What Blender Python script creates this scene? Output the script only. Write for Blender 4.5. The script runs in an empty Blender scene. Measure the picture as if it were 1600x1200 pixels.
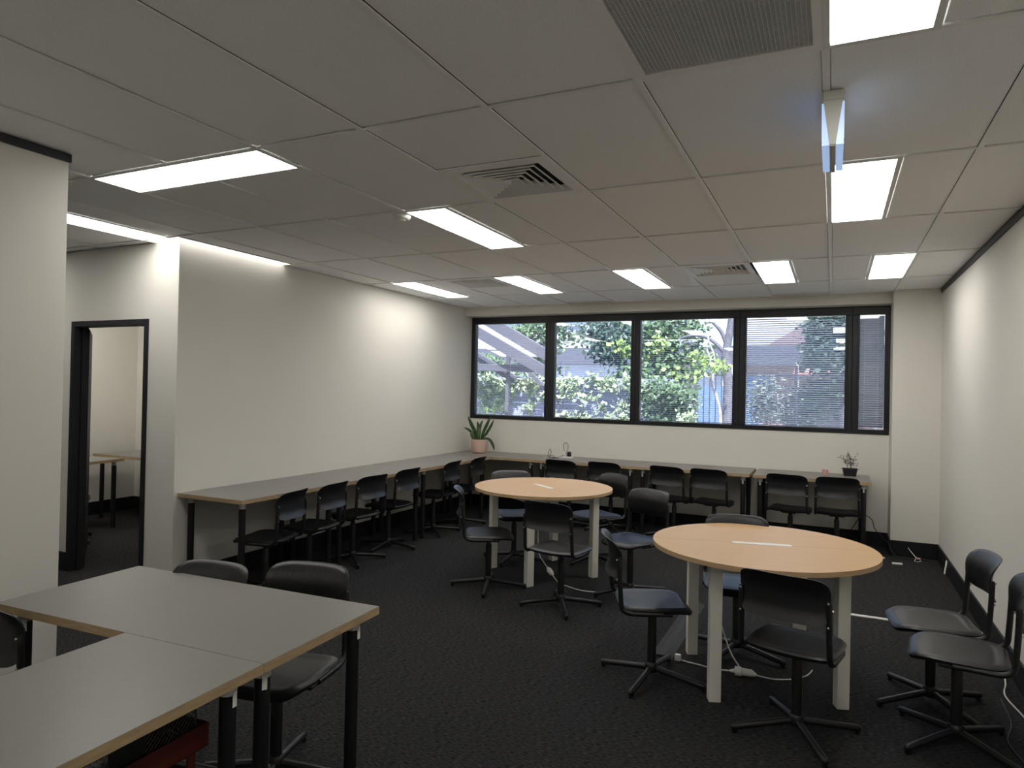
import bpy, bmesh, math, random
from mathutils import Vector, Matrix
random.seed(7)
scene = bpy.context.scene
COL = scene.collection
PI = math.pi

# ------------------------------------------------------------------ camera
FPX = 1067.8
YAW, PITCH, ROLL = -0.4403, 0.0079, 0.0203
CAM = Vector((0.0395, -2.3426, 1.607))
def cam_axes():
    f = Vector((math.sin(YAW)*math.cos(PITCH), math.cos(YAW)*math.cos(PITCH), math.sin(PITCH)))
    r = Vector((math.cos(YAW), -math.sin(YAW), 0))
    u = r.cross(f)
    return r*math.cos(ROLL)+u*math.sin(ROLL), -r*math.sin(ROLL)+u*math.cos(ROLL), f
cd = bpy.data.cameras.new('camera')
cd.sensor_width = 36.0
cd.lens = FPX/1600*36.0
cd.clip_start = 0.05
cam = bpy.data.objects.new('camera', cd)
COL.objects.link(cam)
r_, u_, f_ = cam_axes()
M = Matrix((r_, u_, -f_)).transposed().to_4x4()
M.translation = CAM
cam.matrix_world = M
scene.camera = cam

# ------------------------------------------------------------------ world, sun, exposure
SUN_STRENGTH, SKY_STRENGTH, PANEL_EMIT = 21.0, 0.48, 10.3
scene.view_settings.view_transform = 'Standard'
scene.view_settings.look = 'None'
scene.view_settings.gamma = 1.0
scene.view_settings.use_curve_mapping = False
scene.view_settings.exposure = 0.12
w = bpy.data.worlds.new('daylight')
scene.world = w
w.use_nodes = True
nt = w.node_tree
sky = nt.nodes.new('ShaderNodeTexSky')
sky.sky_type = 'NISHITA'
sky.sun_disc = False
sky.sun_elevation = math.radians(61)
sky.sun_rotation = math.radians(165)
nt.links.new(sky.outputs[0], nt.nodes['Background'].inputs[0])
nt.nodes['Background'].inputs[1].default_value = SKY_STRENGTH
sd = bpy.data.lights.new('sun', 'SUN')
sd.energy = SUN_STRENGTH
sd.angle = math.radians(0.6)
sd.color = (1.0, 0.96, 0.9)
sun = bpy.data.objects.new('sun', sd)
COL.objects.link(sun)
sun.rotation_euler = Vector((-0.17, 0.45, -0.875)).to_track_quat('-Z', 'Y').to_euler()
try:
    scene.cycles.use_denoising = True
    scene.cycles.max_bounces = 10
    scene.cycles.diffuse_bounces = 6
    scene.cycles.transparent_max_bounces = 24
    scene.cycles.sample_clamp_indirect = 8.0
except Exception:
    pass

# ------------------------------------------------------------------ materials
MATS = {}
def mat(name, col, rough=0.5, metal=0.0, spec=0.5, noise=None, bump=None, wave=None, emit=None, coat=0.0):
    """noise=(scale, amount, detail[, stretch xyz]) colour variation; bump=(scale,strength,dist); wave=(scale,strength,axis)"""
    m = bpy.data.materials.new(name)
    m.use_nodes = True
    n, l = m.node_tree.nodes, m.node_tree.links
    b = n['Principled BSDF']
    c = (*col, 1.0)
    b.inputs['Base Color'].default_value = c
    b.inputs['Roughness'].default_value = rough
    b.inputs['Metallic'].default_value = metal
    b.inputs['Specular IOR Level'].default_value = spec
    b.inputs['Coat Weight'].default_value = coat
    if emit:
        b.inputs['Emission Color'].default_value = (*emit[0], 1)
        b.inputs['Emission Strength'].default_value = emit[1]
    tc = None
    def coords(stretch=(1, 1, 1)):
        nonlocal tc
        if tc is None:
            tc = n.new('ShaderNodeTexCoord')
        mp = n.new('ShaderNodeMapping')
        mp.inputs['Scale'].default_value = stretch
        l.new(tc.outputs['Object'], mp.inputs['Vector'])
        return mp.outputs[0]
    if noise:
        t = n.new('ShaderNodeTexNoise')
        t.inputs['Scale'].default_value = noise[0]
        t.inputs['Detail'].default_value = noise[2]
        l.new(coords(noise[3] if len(noise) > 3 else (1, 1, 1)), t.inputs['Vector'])
        rp = n.new('ShaderNodeValToRGB')
        a = noise[1]
        rp.color_ramp.elements[0].position = 0.3
        rp.color_ramp.elements[1].position = 0.7
        rp.color_ramp.elements[0].color = (*[max(0, x*(1-a)) for x in col], 1)
        rp.color_ramp.elements[1].color = (*[min(1, x*(1+a)) for x in col], 1)
        l.new(t.outputs['Fac'], rp.inputs[0])
        l.new(rp.outputs[0], b.inputs['Base Color'])
    last = None
    if bump:
        t = n.new('ShaderNodeTexNoise')
        t.inputs['Scale'].default_value = bump[0]
        t.inputs['Detail'].default_value = 4
        l.new(coords(bump[3] if len(bump) > 3 else (1, 1, 1)), t.inputs['Vector'])
        bp = n.new('ShaderNodeBump')
        bp.inputs['Strength'].default_value = bump[1]
        bp.inputs['Distance'].default_value = bump[2]
        l.new(t.outputs['Fac'], bp.inputs['Height'])
        last = bp
    if wave:
        t = n.new('ShaderNodeTexWave')
        t.bands_direction = wave[2]
        t.inputs['Scale'].default_value = wave[0]
        l.new(coords(), t.inputs['Vector'])
        bp = n.new('ShaderNodeBump')
        bp.inputs['Strength'].default_value = wave[1]
        bp.inputs['Distance'].default_value = 0.002
        l.new(t.outputs['Fac'], bp.inputs['Height'])
        if last:
            l.new(last.outputs[0], bp.inputs['Normal'])
        last = bp
    if last:
        l.new(last.outputs[0], b.inputs['Normal'])
    MATS[name] = m
    return m

mat('wall_paint', (0.74, 0.72, 0.665), 0.75, spec=0.25, noise=(1.2, 0.02, 3), bump=(220, 0.05, 0.001))
mat('ceiling_tile', (0.945, 0.95, 0.945), 0.9, spec=0.1, noise=(170, 0.07, 2), bump=(130, 0.35, 0.002))
mat('t_bar', (0.90, 0.89, 0.87), 0.5, spec=0.3)
mat('black_gap', (0.02, 0.02, 0.022), 0.8)
mat('carpet', (0.041, 0.0405, 0.042), 0.97, spec=0.06, noise=(38, 0.95, 8, (1, 5, 1)), bump=(420, 0.9, 0.004, (1, 3, 1)))
mat('skirting', (0.010, 0.010, 0.012), 0.55, spec=0.3)
mat('dark_frame', (0.011, 0.012, 0.017), 0.42, spec=0.45)
mat('dark_strip', (0.02, 0.022, 0.03), 0.5)
mat('door_paint', (0.012, 0.013, 0.016), 0.6, spec=0.3)
mat('steel', (0.55, 0.55, 0.56), 0.3, metal=1.0)
mat('laminate', (0.215, 0.206, 0.190), 0.34, spec=0.5, noise=(60, 0.03, 4))
mat('ply_edge', (0.40, 0.29, 0.165), 0.5, noise=(14, 0.16, 5, (1, 1, 14)))
mat('beech', (0.63, 0.40, 0.19), 0.42, spec=0.3, noise=(5, 0.055, 6, (1.2, 16, 1)))
mat('beech_edge', (0.55, 0.375, 0.21), 0.5, noise=(9, 0.10, 4, (1, 1, 9)))
mat('table_white', (0.80, 0.79, 0.72), 0.42)
mat('black_powder', (0.0075, 0.0075, 0.0085), 0.42, spec=0.5, bump=(300, 0.06, 0.001))
mat('chair_shell', (0.0085, 0.0088, 0.0102), 0.40, spec=0.55, bump=(400, 0.05, 0.001))
mat('chair_ribbed', (0.0085, 0.0088, 0.0102), 0.36, spec=0.55, wave=(38, 0.5, 'X'))
mat('rim_grey', (0.03, 0.03, 0.033), 0.4, spec=0.6)
mat('collar', (0.55, 0.55, 0.54), 0.45)
mat('sticker', (0.78, 0.78, 0.75), 0.6)
mat('white_plastic', (0.80, 0.80, 0.77), 0.4)
mat('cord_white', (0.70, 0.69, 0.65), 0.5)
mat('cord_black', (0.012, 0.012, 0.012), 0.5)
mat('terracotta', (0.60, 0.425, 0.345), 0.7, noise=(9, 0.05, 3))
mat('soil', (0.03, 0.022, 0.016), 0.95, bump=(60, 0.8, 0.01))
mat('leaf_dark', (0.032, 0.075, 0.030), 0.42, spec=0.5, noise=(30, 0.35, 3))
mat('leaf_light', (0.075, 0.12, 0.035), 0.45, noise=(30, 0.3, 3))
mat('bonsai_leaf', (0.045, 0.037, 0.022), 0.6)
mat('twig', (0.075, 0.05, 0.035), 0.8)
mat('bonsai_pot', (0.011, 0.009, 0.011), 0.35)
mat('pink', (0.62, 0.36, 0.32), 0.55)
mat('red_metal', (0.085, 0.014, 0.009), 0.42, spec=0.5)
mat('wire_black', (0.008, 0.008, 0.008), 0.4)
mat('cable_ramp', (0.022, 0.022, 0.022), 0.7)
mat('grille', (0.82, 0.82, 0.80), 0.5)
mat('grille_core', (0.70, 0.70, 0.70), 0.55)
mat('duct_dark', (0.025, 0.025, 0.025), 0.9)
mat('blind', (0.56, 0.57, 0.60), 0.42, spec=0.5)
mat('panel', (0.9, 0.9, 0.9), 0.5, emit=((1.0, 0.975, 0.92), PANEL_EMIT))
mat('panel_low', (0.9, 0.9, 0.9), 0.5, emit=((1.0, 0.975, 0.92), PANEL_EMIT*.27))
mat('panel_frame', (0.75, 0.75, 0.73), 0.4)
mat('exit_glow', (0.6, 0.7, 0.9), 0.3, emit=((0.42, 0.62, 1.0), 0.52))
mat('filter_grey', (0.16, 0.16, 0.165), 0.9)
mat('exit_body', (0.60, 0.59, 0.54), 0.5)
mat('exit_base', (0.45, 0.45, 0.43), 0.5)
mat('arrow_blue', (0.10, 0.14, 0.36), 0.5)
# outside
mat('out_ground', (0.72, 0.70, 0.67), 0.9, noise=(2, 0.2, 4))
mat('grass', (0.20, 0.34, 0.09), 0.9, noise=(8, 0.35, 5))
mat('fence_board', (0.24, 0.26, 0.37), 0.7, noise=(4, 0.06, 3))
mat('blue_board', (0.11, 0.18, 0.34), 0.6)
mat('pergola_wood', (0.085, 0.085, 0.105), 0.7, noise=(6, 0.12, 4, (1, 8, 8)))
mat('roof_sheet', (0.80, 0.80, 0.88), 0.5)
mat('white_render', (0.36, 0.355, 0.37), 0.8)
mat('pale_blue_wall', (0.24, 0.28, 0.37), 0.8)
mat('dark_fascia', (0.06, 0.063, 0.085), 0.6)
mat('house_glass', (0.10, 0.16, 0.30), 0.15, spec=0.8)
mat('roof_tile', (0.34, 0.15, 0.13), 0.8)
mat('brick_pink', (0.20, 0.145, 0.15), 0.85, noise=(20, 0.12, 3))
mat('iron', (0.03, 0.03, 0.045), 0.5)
mat('bark_pale', (0.30, 0.27, 0.29), 0.8, noise=(14, 0.25, 5))
mat('bark_grey', (0.10, 0.095, 0.11), 0.85, noise=(10, 0.3, 5, (3, 3, 1)))
for nm, c in (('tree_leaf', (0.065, 0.11, 0.05)), ('vine_leaf', (0.30, 0.37, 0.22)), ('dark_leaf', (0.035, 0.065, 0.045)), ('bright_leaf', (0.18, 0.26, 0.07)), ('hedge_leaf', (0.11, 0.13, 0.11))):
    mat(nm, c, 0.5, spec=0.4, noise=(3, 0.35, 3))

def glass_mat():
    m = bpy.data.materials.new('window_glass')
    m.use_nodes = True
    n, l = m.node_tree.nodes, m.node_tree.links
    for x in list(n):
        n.remove(x)
    out = n.new('ShaderNodeOutputMaterial')
    mix = n.new('ShaderNodeMixShader')
    tr = n.new('ShaderNodeBsdfTransparent')
    tr.inputs[0].default_value = (0.90, 0.93, 0.98, 1)
    gl = n.new('ShaderNodeBsdfGlossy')
    gl.inputs['Roughness'].default_value = 0.0
    fr = n.new('ShaderNodeFresnel')
    fr.inputs['IOR'].default_value = 1.6
    l.new(fr.outputs[0], mix.inputs[0])
    l.new(tr.outputs[0], mix.inputs[1])
    l.new(gl.outputs[0], mix.inputs[2])
    l.new(mix.outputs[0], out.inputs[0])
    MATS['glass'] = m
glass_mat()

# ------------------------------------------------------------------ mesh helpers
def NB():
    return bmesh.new()
def box(bm, x0, x1, y0, y1, z0, z1, bev=0.0, seg=1, mtx=None):
    vs = [bm.verts.new((x, y, z)) for x in (x0, x1) for y in (y0, y1) for z in (z0, z1)]
    F = ((0, 1, 3, 2), (4, 6, 7, 5), (0, 4, 5, 1), (2, 3, 7, 6), (0, 2, 6, 4), (1, 5, 7, 3))
    fs = [bm.faces.new([vs[i] for i in f]) for f in F]
    if bev:
        es = set(e for f in fs for e in f.edges)
        r = bmesh.ops.bevel(bm, geom=list(es), offset=bev, segments=seg, affect='EDGES', profile=0.5)
        vs = list({v for f in r['faces'] for v in f.verts} | {v for v in vs if v.is_valid})
    if mtx is not None:
        for v in vs:
            v.co = mtx @ v.co
    return vs
def tube(bm, pts, r, seg=8, cap=True):
    pts = [Vector(p) for p in pts]
    n = len(pts)
    rs = r if isinstance(r, (list, tuple)) else [r]*n
    tan = []
    for i in range(n):
        a = pts[max(i-1, 0)]
        b = pts[min(i+1, n-1)]
        tan.append((b-a).normalized())
    up = Vector((0, 0, 1)) if abs(tan[0].z) < 0.9 else Vector((1, 0, 0))
    nrm = (up - tan[0]*up.dot(tan[0])).normalized()
    rings = []
    for i in range(n):
        nrm = (nrm - tan[i]*nrm.dot(tan[i])).normalized()
        bn = tan[i].cross(nrm)
        rings.append([bm.verts.new(pts[i] + (nrm*math.cos(2*PI*k/seg) + bn*math.sin(2*PI*k/seg))*rs[i]) for k in range(seg)])
    for i in range(n-1):
        for k in range(seg):
            bm.faces.new((rings[i][k], rings[i][(k+1) % seg], rings[i+1][(k+1) % seg], rings[i+1][k]))
    if cap:
        bm.faces.new(rings[0][::-1])
        bm.faces.new(rings[-1])
def lathe(bm, prof, seg=24, c=(0, 0, 0), cap=True):
    rings = [[bm.verts.new((c[0]+r*math.cos(2*PI*k/seg), c[1]+r*math.sin(2*PI*k/seg), c[2]+z)) for k in range(seg)] for r, z in prof]
    for a, b in zip(rings, rings[1:]):
        for k in range(seg):
            bm.faces.new((a[k], a[(k+1) % seg], b[(k+1) % seg], b[k]))
    if cap:
        bm.faces.new(rings[0][::-1])
        bm.faces.new(rings[-1])
def prism(bm, poly, z0, z1, mtx=None):
    lo = [bm.verts.new((x, y, z0)) for x, y in poly]
    hi = [bm.verts.new((x, y, z1)) for x, y in poly]
    n = len(poly)
    bm.faces.new(lo[::-1])
    bm.faces.new(hi)
    for i in range(n):
        bm.faces.new((lo[i], lo[(i+1) % n], hi[(i+1) % n], hi[i]))
    if mtx is not None:
        for v in lo+hi:
            v.co = mtx @ v.co
def mesh_of(name, bm, m, smooth=None):
    bmesh.ops.recalc_face_normals(bm, faces=bm.faces[:])
    me = bpy.data.meshes.new(name)
    bm.to_mesh(me)
    bm.free()
    for x in (m if isinstance(m, (list, tuple)) else [m]):
        me.materials.append(MATS[x])
    if smooth:
        for p in me.polygons:
            p.use_smooth = True
        me.set_sharp_from_angle(angle=math.radians(smooth))
    return me
def link(name, me, parent=None, loc=(0, 0, 0), rz=0.0):
    o = bpy.data.objects.new(name, me)
    COL.objects.link(o)
    o.location = loc
    o.rotation_euler = (0, 0, rz)
    if parent is not None:
        o.parent = parent
    return o
def obj(name, bm, m, parent=None, loc=(0, 0, 0), rz=0.0, smooth=None):
    return link(name, mesh_of(name, bm, m, smooth), parent, loc, rz)
def thing(name, label, cat, loc=(0, 0, 0), rz=0.0, group=None):
    o = link(name, None, None, loc, rz)
    return tag(o, label, cat, group)
def tag(o, label, cat, group=None, kind=None):
    o['label'] = label
    o['category'] = cat
    if group:
        o['group'] = group
    if kind:
        o['kind'] = kind
    return o
def struct(o, label=None):
    o['kind'] = 'structure'
    if label:
        o['label'] = label
    return o
def bbox(name, m, dims, parent=None, bev=0.0, **k):
    bm = NB()
    box(bm, *dims, bev=bev)
    return obj(name, bm, m, parent, **k)
def copy_tree(o, parent=None):
    c = o.copy()
    COL.objects.link(c)
    c.parent = parent
    for ch in [x for x in o.children]:
        copy_tree(ch, c)
    return c
def smooth_path(P, n=6):
    P = [Vector(p) for p in P]
    out = []
    for i in range(len(P)-1):
        p0, p1, p2, p3 = P[max(i-1, 0)], P[i], P[i+1], P[min(i+2, len(P)-1)]
        for k in range(n):
            t = k/n
            out.append(0.5*((2*p1)+(p2-p0)*t+(2*p0-5*p1+4*p2-p3)*t*t+(3*p1-p0-3*p2+p3)*t**3))
    out.append(P[-1])
    return out

# ================================================================== ROOM SHELL
H = 2.7
XL, XR, YB = -4.52, 1.003, 6.0
XW, YS = -8.0, -4.2
def wall(name, *boxes):
    bm = NB()
    for b in boxes:
        if name in ('wall_far', 'wall_right', 'wall_back', 'wall_side') and b[5] == H:
            b = b[:5]+(2.76,)
        box(bm, *b)
    return struct(obj(name, bm, 'wall_paint'))
struct(bbox('floor', 'carpet', (XW-.1, XR+.1, YS-.1, YB+.15, -0.12, 0.0)), 'charcoal carpet floor')
wall('wall_far', (XL, 0.58, YB, YB+.15, 0, 1.2), (XL, 0.58, YB, YB+.15, 2.585, H), (0.58, XR, 5.62, YB+.15, 0, H))
wall('wall_left', (XL-.1, XL, 1.3, YB+.15, 0, H))
wall('wall_right', (XR, XR+.1, YS, YB+.15, 0, H))
wall('wall_corridor', (XW, -5.80, 1.3, 1.4, 0, H), (-5.80, -4.845, 1.3, 1.4, 2.105, H), (-4.845, XL-.1, 1.3, 1.4, 0, H))
wall('wall_partition', (-3.43, -3.33, YS, -0.28, 0, H))
wall('wall_back', (XW, XR+.1, YS-.1, YS, 0, H))
wall('wall_side', (XW-.1, XW, YS-.1, YB+.15, 0, H))
wall('wall_office', (XW, XL-.1, 3.5, 3.6, 0, H))
struct(bbox('trim_1', 'wall_paint', (XL, 0.58, 5.80, YB, 2.588, 2.76), bev=.003), 'painted bulkhead above the window')
struct(bbox('trim_2', 'dark_strip', (XR-.012, XR, YS, 5.62, 2.656, H)), 'dark strip along the top of the right wall')
struct(bbox('trim_3', 'dark_strip', (-3.33, -3.318, YS, -0.272, 2.662, H)), 'dark strip along the top of the partition')
BH = 0.155
def skirt(name, *boxes):
    bm = NB()
    for b in boxes:
        box(bm, *b, bev=.002)
    return struct(obj(name, bm, 'skirting'))
skirt('baseboard_far', (XL+.014, 0.566, YB-.014, YB, 0, BH), (0.566, 0.58, 5.606, YB, 0, BH), (0.58, XR-.014, 5.606, 5.62, 0, BH))
skirt('baseboard_left', (XL, XL+.014, 1.3, YB, 0, BH))
skirt('baseboard_right', (XR-.014, XR, YS, 5.62, 0, BH))
skirt('baseboard_corridor', (XW, -5.80, 1.286, 1.3, 0, BH), (-4.845, XL, 1.286, 1.3, 0, BH))
skirt('baseboard_partition', (-3.33, -3.316, YS, -0.28, 0, .05))
skirt('baseboard_office', (XW, XL-.1, 3.486, 3.5, 0, BH), (XW, XW+.014, 1.4, 3.486, 0, BH))

# ---- ceiling: slab, tiles, bars
ceil = struct(bbox('ceiling', 'duct_dark', (XW-.1, XR+.1, YS-.1, YB+.15, 2.76, 2.9)), 'suspended ceiling of white tiles in a grid')
LIGHTS = [  # x0,x1,y0,y1
    (-2.4, -2.1, 1.2, 2.4), (-3.0, -2.7, 3.6, 4.8), (-4.2, -3.9, 3.6, 4.8), (-1.8, -1.5, 3.6, 4.8), (-0.6, -0.3, 3.6, 4.8),
    (0.3, 0.6, 3.6, 4.8), (0.0, 0.3, 1.2, 2.4), (0.0, 0.3, -1.2, 0.0), (-3.6, -2.4, 0.0, 0.3), (-4.8, -4.5, 0.0, 1.2), (-6.6, -6.3, 1.5, 2.7), (-7.5, -7.2, 1.5, 2.7),  # last pair: unseen office panels, added to brighten its walls
    (-2.4, -2.1, -3.6, -2.4), (0.0, 0.3, -3.6, -2.4), (-6.6, -6.3, 0.0, 1.2)]  # unseen panels behind the camera and in the corridor, added for fill light
VENTS = [(-1.8, -1.2, 0.6, 1.2), (-3.6, -3.0, 3.6, 4.2), (-1.2, -0.6, 3.6, 4.2)]
GRILLE = (-0.6, 0.0, -1.2, 0.0)
SLOTS = [(-3.0, -2.4, 5.62, 5.78), (-0.6, 0.0, 5.62, 5.78)]
LCUT = (-4.8, -4.42, 1.2, 2.4)
holes = LIGHTS + VENTS + [GRILLE] + SLOTS + [LCUT]
tile_cache = {}
def tile(x0, x1, y0, y1):
    k = (round(x1-x0, 3), round(y1-y0, 3))
    if k not in tile_cache:
        bm = NB()
        box(bm, -k[0]/2+.0128, k[0]/2-.0128, -k[1]/2+.0096, k[1]/2-.0096, 0, .016, bev=.003)
        tile_cache[k] = mesh_of('ceiling_tile', bm, 'ceiling_tile')
    link('ceiling_tile', tile_cache[k], ceil, ((x0+x1)/2, (y0+y1)/2, H+.004))
def carve(cell, hs):
    if not hs:
        return [cell]
    h = hs[0]
    x0, x1, y0, y1 = cell
    a0, a1, b0, b1 = max(x0, h[0]), min(x1, h[1]), max(y0, h[2]), min(y1, h[3])
    if a1-a0 < .01 or b1-b0 < .01:
        return carve(cell, hs[1:])
    out = []
    for c in ((x0, a0, y0, y1), (a1, x1, y0, y1), (a0, a1, y0, b0), (a0, a1, b1, y1)):
        if c[1]-c[0] > .02 and c[3]-c[2] > .02:
            out += carve(c, hs[1:])
    return out
for i in range(-14, 2):
    for j in range(-4, 5):
        x0, x1 = max(.6*i, XW), min(.6*i+.6, XR)
        y0, y1 = max(1.2*j, YS), min(1.2*j+1.2, 5.8 if .6*i > -4.9 else 6.0)
        if x1-x0 > .03 and y1-y0 > .03:
            for c in carve((x0, x1, y0, y1), holes):
                tile(*c)
def clear_segments(lo, hi, blocks):
    segs = [(lo, hi)]
    for a, b in blocks:
        segs = [s for (p, q) in segs for s in ((p, min(q, a)), (max(p, b), q)) if s[1]-s[0] > .02]
    return segs
for i in range(-13, 2):
    x = .6*i
    for a, b in clear_segments(YS, 5.8, [(h[2], h[3]) for h in holes if h[0]+.02 < x < h[1]-.02]):
        bbox('ceiling_runner', 't_bar', (x-.012, x+.012, a, b, H-.003, H+.003), ceil)
for j in range(-3, 5):
    y = 1.2*j
    for a, b in clear_segments(XW, XR, [(h[0], h[1]) for h in holes if h[2]+.02 < y < h[3]-.02]):
        bbox('ceiling_cross_tee', 't_bar', (a, b, y-.009, y+.009, H-.0025, H+.003), ceil)

# ---- window: five black framed lights with blinds
WF = (YB-.012, YB+.07)
PANES = [(-4.455, -3.41), (-3.28, -2.255), (-2.137, -1.035), (-.888, .144), (.286, .528)]
BORD = [-4.518, -3.345, -2.197, -.962, .215, .578]
ZG0, ZG1, ZF0, ZF1 = 1.25, 2.495, 1.2, 2.586
TILTS = [7, 9, 8, 30, -70]
NSL = 50
for k, (a, b) in enumerate(PANES):
    wdw = struct(link('window_%d' % (k+1), None, None, ((a+b)/2, YB, ZF0)), 'black framed window pane with a white slatted blind')
    o = Vector(((a+b)/2, YB, ZF0))
    L, Rr = BORD[k]-o.x, BORD[k+1]-o.x
    a2, b2, y0, y1 = a-o.x, b-o.x, WF[0]-YB, WF[1]-YB
    bm = NB()
    box(bm, L, Rr, y0, y1, 0, ZG0-ZF0, bev=.004)
    box(bm, L, Rr, y0, y1, ZG1-ZF0, ZF1-ZF0, bev=.004)
    box(bm, L, a2, y0, y1, ZG0-ZF0, ZG1-ZF0, bev=.004)
    box(bm, b2, Rr, y0, y1, ZG0-ZF0, ZG1-ZF0, bev=.004)
    obj('window_frame', bm, 'dark_frame', wdw)
    bm = NB()   # raised sash bead
    s = .022
    for q in ((a2-s, b2+s, ZG0-ZF0-s, ZG0-ZF0), (a2-s, b2+s, ZG1-ZF0, ZG1-ZF0+s), (a2-s, a2, ZG0-ZF0, ZG1-ZF0), (b2, b2+s, ZG0-ZF0, ZG1-ZF0)):
        box(bm, q[0], q[1], y0-.010, y0+.004, q[2], q[3], bev=.003)
    obj('sash', bm, 'dark_frame', wdw)
    bm = NB()
    box(bm, a2, b2, .008, .014, ZG0-ZF0, ZG1-ZF0)
    obj('glass_pane', bm, 'glass', wdw)
    # blind behind the glass
    bl = thing('venetian_blind', ['white slatted blind in front of the timber pergola', 'white slatted blind in front of the vine covered fence and white house',
               'white slatted blind in front of the leaning tree trunks', 'half tilted slatted blind in the wide window right of the trunks',
               'closed grey slatted blind in the narrow end window'][k], 'blind', ((a+b)/2, YB+.040, ZG0), 0, 'blinds in the window')
    hw = (b-a)/2-.004
    t = math.radians(TILTS[k])
    bm = NB()
    sw = .0125
    prof = [(-sw, 0.0), (-sw*.4, .0011), (sw*.4, .0011), (sw, 0.0)]
    vv = []
    for x in (-hw, hw):
        for th in (0.0, -.0006):
            vv.append([bm.verts.new((x, p*math.cos(t)-(q+th)*math.sin(t), p*math.sin(t)+(q+th)*math.cos(t))) for p, q in prof])
    for i in range(3):
        bm.faces.new((vv[0][i], vv[2][i], vv[2][i+1], vv[0][i+1]))
        bm.faces.new((vv[1][i], vv[1][i+1], vv[3][i+1], vv[3][i]))
    for p, q in ((0, 3),):
        bm.faces.new((vv[0][0], vv[1][0], vv[3][0], vv[2][0]))
        bm.faces.new((vv[0][3], vv[2][3], vv[3][3], vv[1][3]))
    sm = mesh_of('slat', bm, 'blind', smooth=50)
    pitch = (ZG1-ZG0-.03)/NSL
    for i in range(NSL):
        link('slat', sm, bl, (0, 0, .020+pitch*(i+.5)))
    bbox('bottom_rail', 'blind', (-hw, hw, -.010, .010, .004, .014), bl, bev=.002)
    for cx in ((-hw*.72, 0, hw*.72) if k < 4 else (-hw*.6, hw*.5)):
        bm = NB()
        tube(bm, [(cx, -.0135, .01), (cx, -.0135, ZG1-ZG0)], .0011, 5)
        obj('cord', bm, 'sticker', bl)

# ---- door opening with open dark door leaf
d1 = struct(link('door_1', None, None, (-5.32, 1.3, 0)), 'dark door frame with the door standing open')
bm = NB()
X0, X1, ZT = -5.80+5.32, -4.845+5.32, 2.105
box(bm, X0, X0+.045, -.012, .112, 0, ZT, bev=.002)
box(bm, X1-.045, X1, -.012, .112, 0, ZT, bev=.002)
box(bm, X0+.045, X1-.045, -.012, .112, ZT-.045, ZT, bev=.002)
box(bm, X0+.045, X0+.06, .05, .09, 0, ZT-.045)
box(bm, X1-.06, X1-.045, .05, .09, 0, ZT-.045)
obj('door_frame', bm, 'door_paint', d1)
bm = NB()
box(bm, 0, .86, 0, .038, .008, 2.05, bev=.002)
me = mesh_of('door_leaf', bm, 'door_paint')
leaf = link('door_leaf', me, d1, (X0+.052, .116, 0), math.radians(145.5))
bm = NB()
box(bm, .8602, .8625, .006, .032, .95, 1.05)
box(bm, .8625, .872, .012, .026, .985, 1.012, bev=.002)
box(bm, .845, .860, -.0025, 0.0, .955, 1.045)
obj('door_latch', bm, 'steel', leaf)

# ================================================================== CEILING FITTINGS
def panel(x0, x1, y0, y1, label):
    t = thing('ceiling_light', label, 'light', ((x0+x1)/2, (y0+y1)/2, H), 0, 'ceiling light panels')
    a, b = (x1-x0)/2+.009, (y1-y0)/2+.006
    bm = NB()
    f = .022
    for q in ((-a, a, -b, -b+f), (-a, a, b-f, b), (-a, -a+f, -b+f, b-f), (a-f, a, -b+f, b-f)):
        box(bm, *q, -.0045, .0035)
    obj('light_frame', bm, 'panel_frame', t)
    bbox('diffuser', 'panel', (-a+f, a-f, -b+f, b-f, .002, .006), t)
    return t
PL = ['lit panel light beside the smoke detector, lengthwise', 'lit panel light right of the far left square diffuser', 'lit panel light nearest the far end of the left wall',
      'lit panel light in the far row, third from the left wall', 'lit panel light just right of the far middle diffuser', 'lit panel light nearest the far right column',
      'lit panel light directly behind the hanging exit sign', 'lit panel light beside the egg crate return grille', 'lit panel light lying crosswise above the partition end',
      'lit panel light over the corridor outside the dark door', 'added unseen panel light brightening the small office behind the door', 'added unseen panel light, another one brightening the small office',
      'added unseen panel light behind the viewer, brightening the partition and foreground desks', 'added unseen panel light behind the viewer near the right wall', 'added unseen panel light in the corridor, brightening the door wall']
for q, lb in zip(LIGHTS, PL):
    panel(*q, lb)
t = thing('ceiling_light', 'lit panel light cut into by the corner of the left wall', 'light', (-4.5, 1.3, H), 0, 'ceiling light panels')
bm = NB()
prism(bm, [(-.28, -.09), (.07, -.09), (.07, 1.09), (-.018, 1.09), (-.018, -.002), (-.28, -.002)], .002, .006)
obj('diffuser', bm, 'panel_low', t)
bm = NB()
box(bm, .07, .078, -.09, 1.09, -.002, .02)
box(bm, -.28, .078, -.098, -.09, -.002, .02)
obj('light_frame', bm, 'panel_frame', t)
bm = NB()
box(bm, LCUT[0]+4.5, .078, -.1, 1.1, .008, .02)
obj('light_backing', bm, 'panel_frame', t)

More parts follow.
